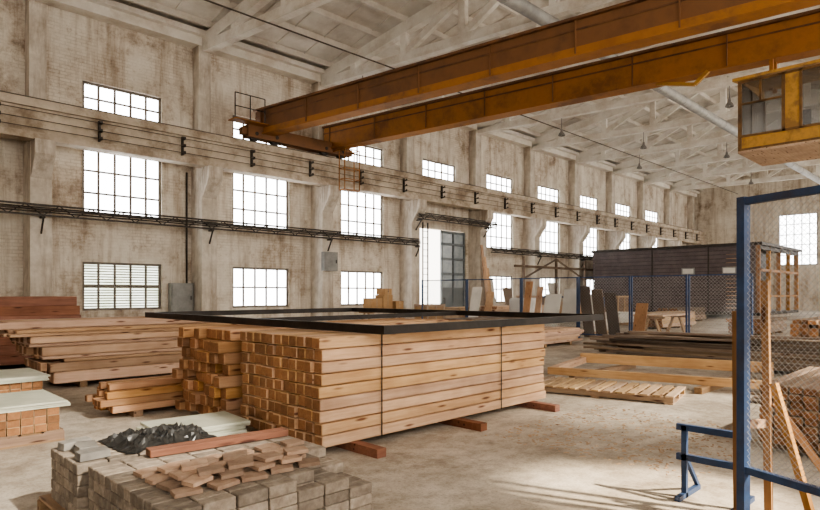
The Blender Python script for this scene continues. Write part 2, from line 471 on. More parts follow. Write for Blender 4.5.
# shrub outside the gate
sh = empty('shrub', (28.0, 29.5, 0), 'green leafy shrub outside the open gate', 'shrub')
s = MB()
for i in range(5):
    s.tube((28.0, 29.5, 0), (28 + U(-.8, .8), 29.5 + U(-.6, .6), U(1.5, 2.6)), .035, 6)
s.build('stem', M['bark'], sh)
s = MB()
for i in range(900):
    a, b = U(0, 6.283), U(-1, 1); r = U(.6, 1) * 1.5
    c = Vector((28 + r * math.cos(a) * math.sqrt(1 - b * b), 29.5 + r * .8 * math.sin(a) * math.sqrt(1 - b * b), 2.1 + 1.5 * b))
    p = Vector((U(-1, 1), U(-1, 1), U(-1, 1))).normalized() * .12; q = Vector((U(-1, 1), U(-1, 1), U(-1, 1))).normalized() * .07
    s.add([c - p, c + q, c + p, c - q], [(0, 1, 2, 3)])
s.build('foliage', M['leaf'], sh)

# ------------------------------------------------------------------ columns
for k in range(0, 11):
    X = 5.5 + 6 * k
    if X > XE - 0.5: continue
    c = empty('concrete_column', (X, 23.5, 0), 'stained concrete column with crane corbel, %s from the left along the window wall' % ORD[k], 'column', 'columns along the window wall')
    m = MB(); m.box(X - .32, 23.05, 0, X + .32, 24.0, 6.72); m.build('lower_shaft', M['concrete'], c)
    m = MB(); m.box(X - .26, 23.45, 6.72, X + .26, 24.0, 11.8); m.build('upper_shaft', M['concrete'], c)
    m = MB()
    pr = [(23.05, 5.5), (22.5, 6.25), (22.5, 6.72), (23.05, 6.72)]
    m.prism([(X - .3, y, z) for y, z in pr], [(X + .3, y, z) for y, z in pr]); m.build('corbel', M['concrete'], c)

# ------------------------------------------------------------------ crane runway
rw = empty('crane_runway', (30, 22.95, 6.72), 'long stained concrete crane runway beam with rail along the window wall', 'crane runway')
m = MB(); m.box(-12, 22.72, 6.72, XE, 23.2, 7.75); m.box(-12, 22.58, 7.75, XE, 23.38, 8.02); m.box(-12, 22.62, 6.72, XE, 22.72, 6.95); m.build('beam', M['runway'], rw)
m = MB(); m.box(-12, 22.92, 8.02, XE, 23.04, 8.06); m.box(-12, 22.955, 8.06, XE, 23.005, 8.12); m.box(-12, 22.93, 8.12, XE, 23.03, 8.16); m.build('rail', M['railmetal'], rw)
for z in (7.05, 7.32, 7.6):
    m = MB(); m.tube((-10, 22.5, z), (XE - 1, 22.5, z), .013, 6); m.build('conductor_bar', M['railmetal'], rw)
x = 1.2
while x < XE - 1:
    m = MB(); m.box(x - .03, 22.6, 6.98, x + .03, 22.72, 7.7)
    for z in (7.05, 7.32, 7.6):
        m.box(x - .045, 22.44, z - .04, x + .045, 22.6, z - .015); m.box(x - .045, 22.44, z - .04, x + .045, 22.465, z + .06)
    m.build('conductor_bracket', M['darkmetal'], rw); x += 3.0

# ------------------------------------------------------------------ overhead crane
SK = .135                                   # the bridge runs slightly skewed
XA, XB = 14.0, 17.7
GZ0, GZ1 = 8.5, 9.62
def gx(X0, y): return X0 + SK * (23.0 - y)
cr = empty('overhead_crane', (16.75, 11.0, 8.16), 'rusty orange overhead crane bridge spanning the hall', 'crane')
for X in (XA, XB):
    m = MB()
    def gb(y0, y1, hw, z0, z1, dx=0):
        a, b = gx(X, y0) + dx, gx(X, y1) + dx
        m.add([(a - hw, y0, z0), (a + hw, y0, z0), (b + hw, y1, z0), (b - hw, y1, z0), (a - hw, y0, z1), (a + hw, y0, z1), (b + hw, y1, z1), (b - hw, y1, z1)], m.HF)
    gb(-1.5, 23.3, .2, GZ0 + .28, GZ1 - .08)
    m.build('girder', M['crane_brown' if X == XA else 'crane'], cr)
    m = MB(); gb(-1.5, 23.3, .3, GZ0, GZ0 + .05); gb(-1.5, 23.3, .21, GZ0 + .05, GZ0 + .28); m.build('bottom_flange', M['crane'], cr)
    m = MB(); gb(-1.5, 23.3, .33, GZ1 - .08, GZ1); gb(-1.5, 23.3, .015, GZ0 + .75, GZ0 + .8, -.21); m.build('top_flange', M['crane_dark'], cr)
    y = 0.5
    while y < 23:
        m = MB(); gb(y - .015, y + .015, .03, GZ0 + .06, GZ1 - .08, -.23); m.build('stiffener', M['crane_brown'], cr); y += 2.8
    m = MB(); gb(-1.5, 23.0, .045, GZ1, GZ1 + .08); m.build('trolley_rail', M['darkmetal'], cr)
m = MB(); m.box(XA - .9, 22.75, 8.28, XB + .9, 23.22, 8.8); m.box(XA - 1.15, 22.85, 8.36, XA - .9, 23.1, 8.66); m.box(XB + .9, 22.85, 8.36, XB + 1.15, 23.1, 8.66)
m.build('end_truck', M['crane_brown'], cr)
for x in (XA - .5, XA + .5, XB - .5, XB + .5):
    m = MB(); m.tube((x, 22.88, 8.46), (x, 23.08, 8.46), .3, 20); m.tube((x, 22.72, 8.46), (x, 23.24, 8.46), .08, 10); m.build('wheel', M['darkmetal'], cr)
m = MB()
for x in (XA - 1.6, XA - .9, XA - .2): m.tube((x, 22.6, 8.86), (x, 22.6, 9.95), .025, 6)
for z in (9.4, 9.95): m.tube((XA - 1.6, 22.6, z), (XA - .2, 22.6, z), .022, 6)
m.build('guard_rail', M['darkmetal'], cr)
m = MB(); m.box(XA - 1.7, 22.4, 8.82, XA - .1, 23.0, 8.86); m.build('landing', M['crane'], cr)
m = MB()
x0, x1, y0, y1, z0, z1 = 17.6, 18.5, 21.9, 22.3, 6.5, 8.4
for x in (x0, x1):
    for y in (y0, y1): m.tube((x, y, z0), (x, y, z1), .025, 6)
for z in (z0, z0 + .5, z0 + 1.0, z1):
    m.tube((x0, y0, z), (x1, y0, z), .02, 6); m.tube((x0, y1, z), (x1, y1, z), .02, 6); m.tube((x0, y0, z), (x0, y1, z), .02, 6); m.tube((x1, y0, z), (x1, y1, z), .02, 6)
m.box(x0, y0, z0 - .03, x1, y1, z0)
m.bar((x0, 22.28, 8.38), (x0, 22.8, 8.38), .06, .06); m.bar((x1, 22.28, 8.38), (x1, 22.8, 8.38), .06, .06)
m.build('maintenance_cage', M['crane'], cr)
bx = gx(XB, 7.4) - .15
m = MB(); m.bar((bx, 8.2, 8.52), (bx, 7.0, 8.2), .12, .1); m.bar((bx, 6.6, 8.52), (bx, 7.0, 8.2), .12, .1)
m.build('cable_bracket', M['crane_yellow'], cr)
# cabin: sloping roof, big dark front window
cx0, cx1, cy0, cy1, cz0, cz1 = 17.9, 20.2, 3.1, 5.25, 5.45, 7.5
ap = .42
cb = MB()
cb.box(cx0, cy0, cz0 + .06, cx1, cy1, cz0 + .12)
for x in (cx0, cx1 - .09):
    for y in (cy0, cy1 - .09): cb.box(x, y, cz0 + .12, x + .09, y + .09, cz1 - .1)
cb.box(cx1 - .08, cy0 + 1.1, cz0 + ap, cx1 - .02, cy0 + 1.2, cz1 - .1)
cb.box(cx0, cy1 - .57, cz0 + 1.3, cx0 + .06, cy1 - .52, cz1 - .1)
cb.box(cx0, cy1 - 1.12, cz0 + ap, cx0 + .08, cy1 - 1.04, cz1 - .1)
cb.box(cx0, cy1 - 1.5, cz0 + ap, cx0 + .08, cy1 - 1.44, cz1 - .1)
cb.box(cx0, cy0 + .09, cz0 + ap, cx0 + .07, cy1 - .09, cz0 + ap + .06)
cb.box(cx0, cy1 - 1.04, cz0 + 1.3, cx0 + .05, cy1 - .09, cz0 + 1.35)
cb.box(cx0, cy0 + .09, cz1 - .16, cx0 + .07, cy1 - .09, cz1 - .1)
cb.box(cx0 + 1.0, cy1 - .08, cz0 + ap, cx0 + 1.06, cy1 - .02, cz1 - .1)
cab = cb.build('operator_cabin', M['cabframe'], cr); cab['label'] = 'worn ochre operator cabin with dark window frames'
cb = MB(); a_, b_ = cy0 - .1, cy1 + .1
pr = [(cx0 - .14, cz1 - .1), (cx1 + .1, cz1 + .2), (cx1 + .1, cz1 + .27), (cx0 - .14, cz1 - .02)]
cb.prism([(x, a_, z) for x, z in pr], [(x, b_, z) for x, z in pr])
pr = [(cx0 + .02, cz1 - .1), (cx1 - .02, cz1 - .1), (cx1 - .02, cz1 + .2)]
cb.prism([(x, cy0 + .03, z) for x, z in pr], [(x, cy0 + .06, z) for x, z in pr]); cb.prism([(x, cy1 - .06, z) for x, z in pr], [(x, cy1 - .03, z) for x, z in pr])
cb.build('cabin_roof', M['crane_yellow'], cab)
cb = MB(); cb.box(cx0, cy0, cz0, cx1, cy1, cz0 + .06); cb.build('underside', M['lightpal'], cab)
cb = MB()
cb.box(cx0 + .09, cy0 + .02, cz0 + .12, cx1 - .09, cy0 + .06, cz0 + ap)
cb.box(cx0 + .02, cy0 + .09, cz0 + .12, cx0 + .06, cy1 - .09, cz0 + ap)
cb.box(cx0 + .09, cy1 - .06, cz0 + .12, cx1 - .09, cy1 - .02, cz0 + ap)
cb.box(cx1 - .06, cy0 + .09, cz0 + .12, cx1 - .02, cy1 - .09, cz0 + ap + .2)
cb.build('lower_panel', M['crane_yellow'], cab)
cb = MB(); cb.box(cx0 + .02, cy1 - 1.44, cz0 + ap + .06, cx0 + .05, cy1 - 1.12, cz1 - .1); cb.build('side_panel', M['crane_yellow'], cab)
for (ya, yb, za, zb) in ((cy1 - 1.04, cy1 - .09, ap + .06, 1.3), (cy1 - .52, cy1 - .09, 1.35, 1.89), (cy1 - 1.04, cy1 - .57, 1.35, 1.89), (cy0 + .09, cy1 - 1.5, ap + .06, 1.89)):
    m = MB(); m.box(cx0 + .025, ya, cz0 + za, cx0 + .03, yb, cz0 + zb); m.build('window_pane', M['glasscab'], cab)
m = MB(); m.box(cx0 + .09, cy1 - .045, cz0 + ap, cx1 - .09, cy1 - .04, cz1 - .1); m.build('window_pane', M['glasscab'], cab)
m = MB(); m.box(cx0 + .5, cy1 - 1.5, cz0 + .12, cx0 + 1.0, cy1 - 1.0, cz0 + .5); m.box(cx0 + .95, cy1 - 1.5, cz0 + .5, cx0 + 1.0, cy1 - 1.0, cz0 + 1.1); m.build('seat', M['darkmetal'], cab)
for y in (cy0 + .3, cy1 - .3):
    for s_ in (-.18, .18):
        m = MB(); x = gx(XB, y) + s_; m.bar((x, y, cz1 + .1), (x, y, GZ0 + .02), .1, .1); m.build('hanger', M['crane'], cab)

# ------------------------------------------------------------------ roof trusses
def truss(X):
    tr = empty('roof_truss', (X, 23.9, 11.4), '', 'roof truss', 'roof trusses')
    zb = 11.75
    m = MB(); m.box(X - .17, -1, zb - .18, X + .17, 23.9, zb + .2); m.build('bottom_chord', M['truss'], tr)
    m = MB(); m.bar((X, 23.9, roofz(23.9) - .5), (X, RY, RIDGE - .5), .34, .5); m.build('top_chord', M['truss'], tr)
    m = MB(); m.bar((X, RY, RIDGE - .5), (X, -1, roofz(-1) - .5), .34, .5); m.build('top_chord', M['truss'], tr)
    for y in (21.4, 18.4, 15.4, 11.5, 7.5, 3.5):
        m = MB(); m.box(X - .13, y - .15, zb + .18, X + .13, y + .15, roofz(y) - .6); m.build('post', M['truss'], tr)
    for a, b in ((18.4, 15.4), (15.4, 11.5), (7.5, 11.5), (3.5, 7.5)):
        m = MB(); m.bar((X, a, zb + .2), (X, b, roofz(b) - .6), .22, .28); m.build('diagonal', M['truss'], tr)
    return tr
t0 = truss(5.5)
for k in range(0, 10):
    X = 5.5 + 6 * k
    o = t0 if k == 0 else copy_tree(t0)
    o.location = (X, 23.9, 11.4); o.rotation_euler = (0, 0, math.radians(6.5))
    o['label'] = 'pale concrete roof truss, %s counted from the near end of the hall' % ORD[k]

# ducts, pipes and lamps
dt = empty('ventilation_duct', (35, 11.65, 10.8), 'long round galvanised ventilation duct hanging under the roof trusses', 'duct')
m = MB(); m.tube((3, 11.65, 11.33), (XE - 1, 11.65, 11.33), .23, 24); m.build('pipe', M['galv'], dt)
x = 4.0
while x < XE - 2:
    m = MB(); m.tube((x - .04, 11.65, 11.33), (x + .04, 11.65, 11.33), .24, 24); m.build('flange', M['galv'], dt); x += 3
for y, r, l in ((19.2, .03, 'thin dark cable pipe under the roof trusses, nearer the window wall'),):
    o = empty('ceiling_pipe', (35, y, 11.5), l, 'pipe')
    m = MB(); m.tube((3, y, 11.57 - r), (XE - 1, y, 11.57 - r), r, 10); m.build('tube', M['railmetal'], o)
def lamp():
    o = empty('pendant_lamp', (0, 0, 0), '', 'lamp', 'pendant lamps under the trusses')
    m = MB(); m.tube((0, 0, .4), (0, 0, 1.0), .02, 8); m.build('rod', M['lampmetal'], o)
    m = MB(); m.lathe((0, 0, 0), [(.19, 0), (.2, .02), (.16, .13), (.08, .23), (.06, .4), (0.001, .41)], 18); m.build('shade', M['lampmetal'], o)
    m = MB(); m.lathe((0, 0, 0), [(.001, .02), (.05, .05), (.06, .1), (.04, .17), (.03, .24)], 12); m.build('bulb', M['white'], o)
    return o
lp0 = lamp()
TS = math.tan(math.radians(6.5))
spots = [(17.5, 20.9), (23.5, 17.0), (29.5, 18.0), (29.5, 9.5), (35.5, 16.0), (41.5, 13.2), (41.5, 18.8), (53.5, 15.0)]
for i, (x, y) in enumerate(spots):
    o = lp0 if i == 0 else copy_tree(lp0)
    o.location = (x + (23.9 - y) * TS, y, 10.57)
    o['label'] = 'small grey bell lamp hanging from a roof truss, %s nearest lamp' % ORD[i]

# ------------------------------------------------------------------ cable racks and wall services
def rack(xa, xb, y, z, label):
    o = empty('cable_rack', ((xa + xb) / 2, y, z), label, 'cable rack')
    for dz in (0, .34):
        m = MB(); m.box(xa, y - .03, z + dz - .03, xb, y + .03, z + dz + .03); m.build('rail', M['darkmetal'], o)
    m = MB(); x = xa; i = 0
    while x < xb - .3:
        a, b = (z, z + .34) if i % 2 else (z + .34, z)
        m.bar((x, y, a), (min(x + .5, xb), y, b), .03, .03); x += .5; i += 1
    m.build('lattice', M['darkmetal'], o)
    for dy, dz in ((-.08, .1), (-.09, .17), (-.07, .24), (.08, .2)):
        m = MB(); m.tube((xa, y + dy, z + dz), (xb, y + dy, z + dz), .028, 6); m.build('cable', M['darkmetal'], o)
    x = 5.5 + 6 * math.ceil((xa - 5.5) / 6)
    while x <= xb:
        m = MB(); m.box(x - .05, y - .12, z - .1, x + .05, 23.06, z - .03); m.bar((x, y - .1, z - .06), (x, 23.05, z - .6), .05, .05); m.build('bracket', M['darkmetal'], o); x += 6
rack(-8, 23.6, 22.85, 4.25, 'dark cable rack running along the wall left of the gate')
rack(30, 60, 22.85, 4.2, 'dark cable rack running along the wall right of the gate')
rack(23.3, 30.3, 22.7, 5.7, 'short dark cable rack over the gate opening')
ld = empty('wall_ladder', (24.1, 22.9, 0), 'narrow dark ladder rising left of the gate', 'ladder')
for x in (23.9, 24.3):
    m = MB(); m.bar((x, 22.9, 0), (x, 22.9, 5.55), .06, .06); m.build('stile', M['darkmetal'], ld)
for i in range(15):
    m = MB(); m.tube((23.9, 22.9, .3 + i * .34), (24.3, 22.9, .3 + i * .34), .018, 6); m.build('rung', M['darkmetal'], ld)
sf = empty('pipe_trestle', (37, 22.4, 0), 'rusty steel trestle under the cable rack right of the gate', 'trestle')
for x in (33, 37, 41):
    m = MB(); m.bar((x, 22.5, 0), (x, 22.5, 4.05), .14, .14); m.build('leg', M['weath'], sf)
for a, b in (((33, 22.5, 2.6), (37, 22.5, 4.0)), ((37, 22.5, 4.0), (41, 22.5, 2.6))):
    m = MB(); m.bar(a, b, .1, .1); m.build('brace', M['weath'], sf)
m = MB(); m.bar((32, 22.5, 3.4), (43, 22.5, 3.4), .12, .16); m.build('beam', M['weath'], sf)

def cabinet(x0, x1, z0, z1, y1, dep, mat, label, name='electrical_cabinet', legs=False):
    o = empty(name, ((x0 + x1) / 2, y1 - dep / 2, 0 if legs else z0), label, 'cabinet')
    m = MB(); m.box(x0, y1 - dep, z0, x1, y1, z1); m.build('body', mat, o)
    d = MB(); d.box(x0 + .04, y1 - dep - .025, z0 + .04, x1 - .04, y1 - dep, z1 - .04); dd = d.build('door', mat, o)
    h = MB(); h.box(x1 - .14, y1 - dep - .05, (z0 + z1) / 2 - .08, x1 - .1, y1 - dep - .025, (z0 + z1) / 2 + .08); h.build('handle', M['darkmetal'], dd)
    if legs:
        for x in (x0 + .06, x1 - .06):
            m = MB(); m.box(x - .04, y1 - dep + .02, 0, x + .04, y1 - .02, z0); m.build('leg', M['darkmetal'], o)
    return o
cabinet(10.2, 11.12, .85, 2.05, 23.97, .3, M['greysteel'], 'grey electrical cabinet by the wall right of the leftmost window', legs=True)
cabinet(17.1, 17.9, 2.7, 3.6, 23.04, .25, M['greysteel'], 'grey green box mounted on the column between windows')
m = MB(); m.tube((10.95, 23.93, 2.05), (10.95, 23.93, 6.6), .04, 8); tag(m.build('conduit', M['darkmetal']), 'thin dark conduit rising from the grey electrical cabinet', 'pipe')

# ------------------------------------------------------------------ lumber
def bearer(x, y0, y1, label, mat='palY', h=.09, w_=.12):
    m = MB(); m.box(x - w_ / 2, y0, 0, x + w_ / 2, y1, h)
    return tag(m.build('bearer', M[mat]), label, 'bearer')
def stack(x0, y0, z0, rows, cols, w_, h, L, mats, jx, name, label, cat, group, skip=lambda r, c: False, xs=lambda r, c: 0, jr=0, bev=.01, jy=0, lv=(1, .99, 1.015), gap=.006, vg=0):
    """rows may be a list of layer heights"""
    hs = rows if isinstance(rows, list) else [h] * rows
    z = z0
    for r, hh in enumerate(hs):
        mes = [block_mesh(name, L * f, w_ - gap, hh - vg, mats, min(bev, hh * .2)) for f in lv] if (r == 0 or hh != hs[r - 1]) else mes
        for c in range(cols):
            if skip(r, c): continue
            put(mes[random.randrange(3)], name, (x0 + L / 2 + U(-jx, jx) + xs(r, c), y0 + (c + .5) * w_ + (U(-jy, 0) if c == 0 else 0), z), U(-jr, jr), label, cat, group)
        z += hh
stack(3.62, 4.88, .09, 9, 11, .1425, .1245, 4.08, [M['pine'], M['pine_end']], .02, 'timber_beam', 'squared pine beam in the big strapped stack in the middle of the hall', 'beam', 'beams of the strapped middle stack', bev=.009, jy=.014, lv=(1, .997, 1.004), gap=.004, vg=.010)
for i, (x, l) in enumerate(((4.05, 'reddish bearer under the strapped stack, nearest the brick pallet'), (5.7, 'reddish bearer under the middle of the strapped stack'), (7.35, 'reddish bearer under the far end of the strapped stack'))):
    b = bearer(x, 4.45, 6.5, l, 'red')
def strap(x, y0, y1, z1, label):
    m = MB(); e = .018; t_ = .004; wd = .008
    m.box(x - wd, y0 - e, .085, x + wd, y0 - e + t_, z1 + e); m.box(x - wd, y1 + e - t_, .085, x + wd, y1 + e, z1 + e)
    m.box(x - wd, y0 - e + t_, z1 + e - t_, x + wd, y1 + e - t_, z1 + e)
    tag(m.build('binding_strap', M['blackframe']), label, 'strap')
strap(4.42, 4.87, 6.45, 1.194, 'dark binding strap round the middle stack, nearer the brick pallet')
strap(6.6, 4.87, 6.45, 1.194, 'dark binding strap round the middle stack, nearer its far end')
stack(3.55, 6.66, .09, 8, 8, .161, .1395, 4.0, [M['pineB'], M['pineB_end']], .06, 'timber_beam', 'thick orange brown pine beam with uneven ends in the stack behind the strapped one', 'beam', 'beams of the uneven stack', skip=lambda r, c: (r == 7 and c in (5, 7)) , xs=lambda r, c: .05 * math.sin(r * 1.9 + c * .7), vg=.006)
for x in (4.0, 5.6, 7.2): bearer(x, 6.66, 7.98, 'hidden bearer under the uneven stack', 'red')['group'] = 'bearers under the uneven stack'
stack(2.78, 8.22, .08, 4, 6, .115, .095, 2.2, [M['pineB'], M['pineB_end']], .09, 'short_beam', 'short orange beam in the low pile left of the tall stacks', 'beam', 'beams of the low pile', skip=lambda r, c: r == 3 and c in (0, 4, 5), xs=lambda r, c: -.08 * (r % 2) + .1 * (r == 3), vg=.004)
for x in (3.1, 4.6): bearer(x, 8.22, 8.92, 'bearer under the low pile of short beams', 'palY', .08)['group'] = 'bearers under the low pile'
L1 = [.2, .16, .06, .06, .16, .06, .12, .06, .06, .13]
offs = [0, -.1, .1, -.2, -.25, -.4, -.4, -.65, -.6, -.75]
stack(2.95, 11.5, .1, L1, 6, .23, 0, 4.1, [M['pink'], M['pink_end']], .06, 'wide_plank', 'pinkish wide plank in the long stack on the left below the windows', 'plank', 'planks of the long left stack', skip=lambda r, c: r == 9 and c in (0, 3), xs=lambda r, c: offs[r], bev=.014, jy=.03, vg=.006)
for x in (3.4, 5.0, 6.6): bearer(x, 11.5, 12.9, 'bearer under the long pinkish stack', 'palY', .1)['group'] = 'bearers under the long left stack'
stack(.8, 15.2, .1, 7, 4, .32, .21, 3.6, [M['red'], M['pink_end']], .1, 'red_plank', 'reddish brown plank in the far left stack against the wall side', 'plank', 'planks of the reddish rear stack')
for x in (1.2, 3.9): bearer(x, 15.2, 16.5, 'bearer under the reddish rear stack', 'palY', .1)['group'] = 'bearers under the reddish rear stack'

def pallet(x0, y0, x1, y1, h, label, light=False, n=6):
    o = empty('pallet', ((x0 + x1) / 2, (y0 + y1) / 2, 0), label, 'pallet')
    mx, my = (M['lightpal'], M['lightpalY']) if light else (M['pal'], M['palY'])
    for i in range(3):
        y = y0 + .05 + (y1 - y0 - .1) * i / 2
        m = MB(); m.box(x0, y - .045, .022, x1, y + .045, h - .022); m.build('stringer', mx, o)
        m = MB(); m.box(x0, y - .05, 0, x1, y + .05, .022); m.build('base_board', mx, o)
    p = (x1 - x0) / n
    for i in range(n):
        m = MB(); m.box(x0 + i * p + .012, y0, h - .022, x0 + (i + 1) * p - .012, y1, h); m.build('deck_board', my, o)
    return o
def panel_pallet(x0, y0, x1, y1, layers, where):
    pallet(x0, y0, x1, y1, .13, 'wooden pallet under the pale topped boards %s' % where)
    n = int((x1 - x0) / .125)
    me = block_mesh('short_board', y1 - y0, .118, .085, [M['lightpal'], M['pine_end']], .004)
    for r in range(layers):
        for c in range(n):
            put(me, 'short_board', (x0 + .0625 + c * .125, (y0 + y1) / 2 + U(-.02, .02), .13 + r * .085), math.pi / 2, 'short board end-on in the pale topped load %s' % where, 'board', 'boards of the load %s' % where)
    z = .13 + layers * .085
    pm = block_mesh('greenish_sheet', x1 - x0 + .08, y1 - y0 + .06, .022, [M['paleboard']], .002)
    for i in range(3):
        put(pm, 'greenish_sheet', ((x0 + x1) / 2 + U(-.03, .03), (y0 + y1) / 2 + U(-.02, .02), z + i * .0225), U(-.02, .02), 'pale greenish sheet lying on the board load %s' % where, 'sheet', 'pale sheets on the load %s' % where)
panel_pallet(.72, 7.5, 2.02, 8.5, 3, 'at the left edge, nearer the bricks')
panel_pallet(.85, 9.25, 2.25, 10.3, 4, 'at the left edge, farther back')
pm = block_mesh('greenish_sheet', .95, .7, .03, [M['paleboard']], .003)
pallet(2.45, 6.0, 3.4, 6.58, .1, 'low pallet under the pale sheets behind the bricks')
for i in range(5):
    put(pm, 'greenish_sheet', (2.93 + U(-.05, .05), 6.28 + U(-.02, .02), .1 + i * .0305), U(-.12, .12), 'pale greenish sheet in the small pile behind the bricks', 'sheet', 'pale sheets behind the bricks')

# ------------------------------------------------------------------ brick pallets
BH = .074
BR = block_mesh('paving_brick', .194, .094, BH - .004, [M['brick']], .005)
def bricks(x0, y0, nx, ny, layers, z0, label, group, skip, hidden):
    for r in range(layers):
        for i in range(nx):
            for j in range(ny):
                if skip(r, i, j): continue
                x = x0 + (i + .5) * .205; y = y0 + (j + .5) * .105; z = z0 + r * BH
                h = hidden(r, i, j)
                if h is None:
                    put(BR, 'paving_brick', (x + U(-.003, .003), y + U(-.002, .002), z), U(-.008, .008), label, 'brick', group)
                else:
                    h.box(x - .095, y - .045, z, x + .095, y + .045, z + BH - .004)
pallet(1.20, 4.39, 2.32, 5.14, .13, 'worn pallet under the left brick stack')
cA, cB, cC = MB(), MB(), MB()
bricks(1.26, 4.41, 5, 6, 5, .13, 'grey brown paving brick in the left rear pallet stack', 'bricks of the left rear stack',
       lambda r, i, j: False, lambda r, i, j: cA if (i > 0 and j > 0 and r < 4) else None)
pallet(1.26, 3.04, 2.79, 4.37, .13, 'worn pallet under the nearest brick stack', n=9)
bricks(1.31, 3.1, 7, 12, 5, .13, 'grey brown paving brick in the nearest pallet stack', 'bricks of the nearest stack',
       lambda r, i, j: (r == 4 and ((i == 6 and j < 5) or (i == 5 and j < 3) or (i == 4 and j < 1))) or (r == 3 and i == 6 and j < 3),
       lambda r, i, j: (cB if (j > 0 and 0 < i < 6) else None) if r < 3 else ((cC if (j > 0 and 0 < i < 5) else None) if r == 3 else None))
for c_, l_ in ((cA, 'left rear brick stack'), (cB, 'lower courses of the nearest brick stack'), (cC, 'fourth course of the nearest brick stack')):
    tag(c_.build('hidden_paving_bricks', M['brick']), 'inner bricks hidden inside the %s' % l_, 'bricks', kind='stuff')
def tile_mesh():
    a, b = U(.075, .1), U(.058, .07)
    p = [(-a + U(-.01, .01), -b), (a * U(.6, 1), -b + U(0, .02)), (a, b * U(.3, .9)), (a * U(-.2, .4), b), (-a * U(.8, 1), b * U(.6, 1))]
    m = MB(); m.prism([(x, y, 0) for x, y in p], [(x, y, .024) for x, y in p]); return m.mesh('broken_tile', M['tile'])
TM = [tile_mesh() for _ in range(7)]
zt = .13 + 5 * BH + .001
for lay, n in ((0, 24), (1, 13), (2, 5)):
    for i in range(n):
        ix, iy = i % (6 - lay), i // (6 - lay)
        x = 1.52 + ix * .215 + lay * .1 + U(-.012, .012); y = 3.34 + iy * .175 + lay * .06 + U(-.01, .01)
        if x > 2.48 and y < 3.72 or (lay > 0 and x > 2.55): continue
        put(random.choice(TM), 'broken_tile', (x, y, zt + lay * .0255 + (.005 if lay else 0)), U(-.35, .35), 'thin reddish tan broken tile lying loose on the nearest brick stack', 'tile', 'loose tiles on the nearest brick stack', rx=U(-.03, .03) if lay else 0, ry=U(-.04, .04) if lay else 0)
me = block_mesh('red_board', 1.05, .12, .05, [M['red'], M['pink_end']], .004)
put(me, 'red_board', (2.2, 4.22, zt + .001), -.12, 'reddish brown board lying across the brick stacks', 'board')
for i, (x, y, rz) in enumerate(((1.40, 4.94, .3), (1.42, 4.76, 1.4), (1.40, 4.54, .1))):
    m = MB(); a, b = U(.1, .13), U(.05, .07)
    p = [(-a, -b), (a * .8, -b * 1.1), (a, b * .7), (a * .1, b * 1.1), (-a * .9, b * .8)]
    m.prism([(q[0], q[1], 0) for q in p], [(q[0] * .95, q[1] * .95, .05) for q in p])
    put(m.mesh('stone_slab', M['slab']), 'stone_slab', (x, y, zt + .001), rz, 'grey stone slab on the rear brick stack, %s one' % ('farthest', 'middle', 'nearest')[i], 'stone')
# crumpled dark sheet with faceted creases
m = MB(); nx, ny = 34, 24; vs = []
random.seed(3)
for j in range(ny + 1):
    for i in range(nx + 1):
        u, v = i / nx, j / ny
        x = 1.58 + .72 * u + .05 * mn.noise((u * 6, v * 6, 3)) + U(-.006, .006); y = 4.45 + .56 * v + .05 * mn.noise((u * 6, v * 6, 9)) + U(-.006, .006)
        e = min(1, 7 * min(u, 1 - u, v, 1 - v))
        wx = mn.noise((u * 3, v * 3, 7)) * 1.3
        r1 = max(0, 1 - abs(mn.noise((u * 3 + v * 4 + wx, v * 1.5 - u, 1))) * 3.0)
        r2 = max(0, 1 - abs(mn.noise((u * 8 - v * 6 + wx, v * 5 + u * 2, 5))) * 3.0)
        z = zt + .004 + e * (.006 + .05 * r1 + .034 * r2)
        vs.append((x, y, z))
m.add(vs, [(j * (nx + 1) + i, j * (nx + 1) + i + 1, (j + 1) * (nx + 1) + i + 1) for j in range(ny) for i in range(nx)] + [(j * (nx + 1) + i, (j + 1) * (nx + 1) + i + 1, (j + 1) * (nx + 1) + i) for j in range(ny) for i in range(nx)], 0, False)
tag(m.build('plastic_sheet', M['tarp']), 'crumpled dark plastic sheet on top of the rear brick stack', 'plastic sheet')
random.seed(11)

# ------------------------------------------------------------------ black steel frame on the stacks
fr = empty('steel_frame', (6.6, 7.7, 1.213), 'large black rectangular steel frame lying across the lumber stacks', 'frame')
x0, x1, y0, y1, z0, z1 = 4.2, 8.95, 4.58, 10.85, 1.2185, 1.31
for a in ((x0, y0, x0 + .08, y1), (x1 - .08, y0, x1, y1)):
    m = MB(); m.box(a[0], a[1], z0, a[2], a[3], z1); m.build('side_bar', M['blackframe'], fr)
for a in ((x0 + .08, y0, x1 - .08, y0 + .08), (x0 + .08, y1 - .08, x1 - .08, y1)):
    m = MB(); m.box(a[0], a[1], z0, a[2], a[3], z1); m.build('end_bar', M['blackframe'], fr)
m = MB(); m.box(x0 + .08, 7.6, z0, x1 - .08, 7.66, z1 - .02); m.build('cross_bar', M['blackframe'], fr)
me = block_mesh('loose_plank', 1.85, .16, .035, [M['pine'], M['pine_end']], .003)
for i, (x, y, rz) in enumerate(((5.5, 5.9, .05), (5.55, 6.25, -.03))):
    put(me, 'loose_plank', (x, y, 1.2125), rz, 'loose pale plank on top of the strapped stack, %s one' % ('nearer' if i == 0 else 'farther'), 'plank')

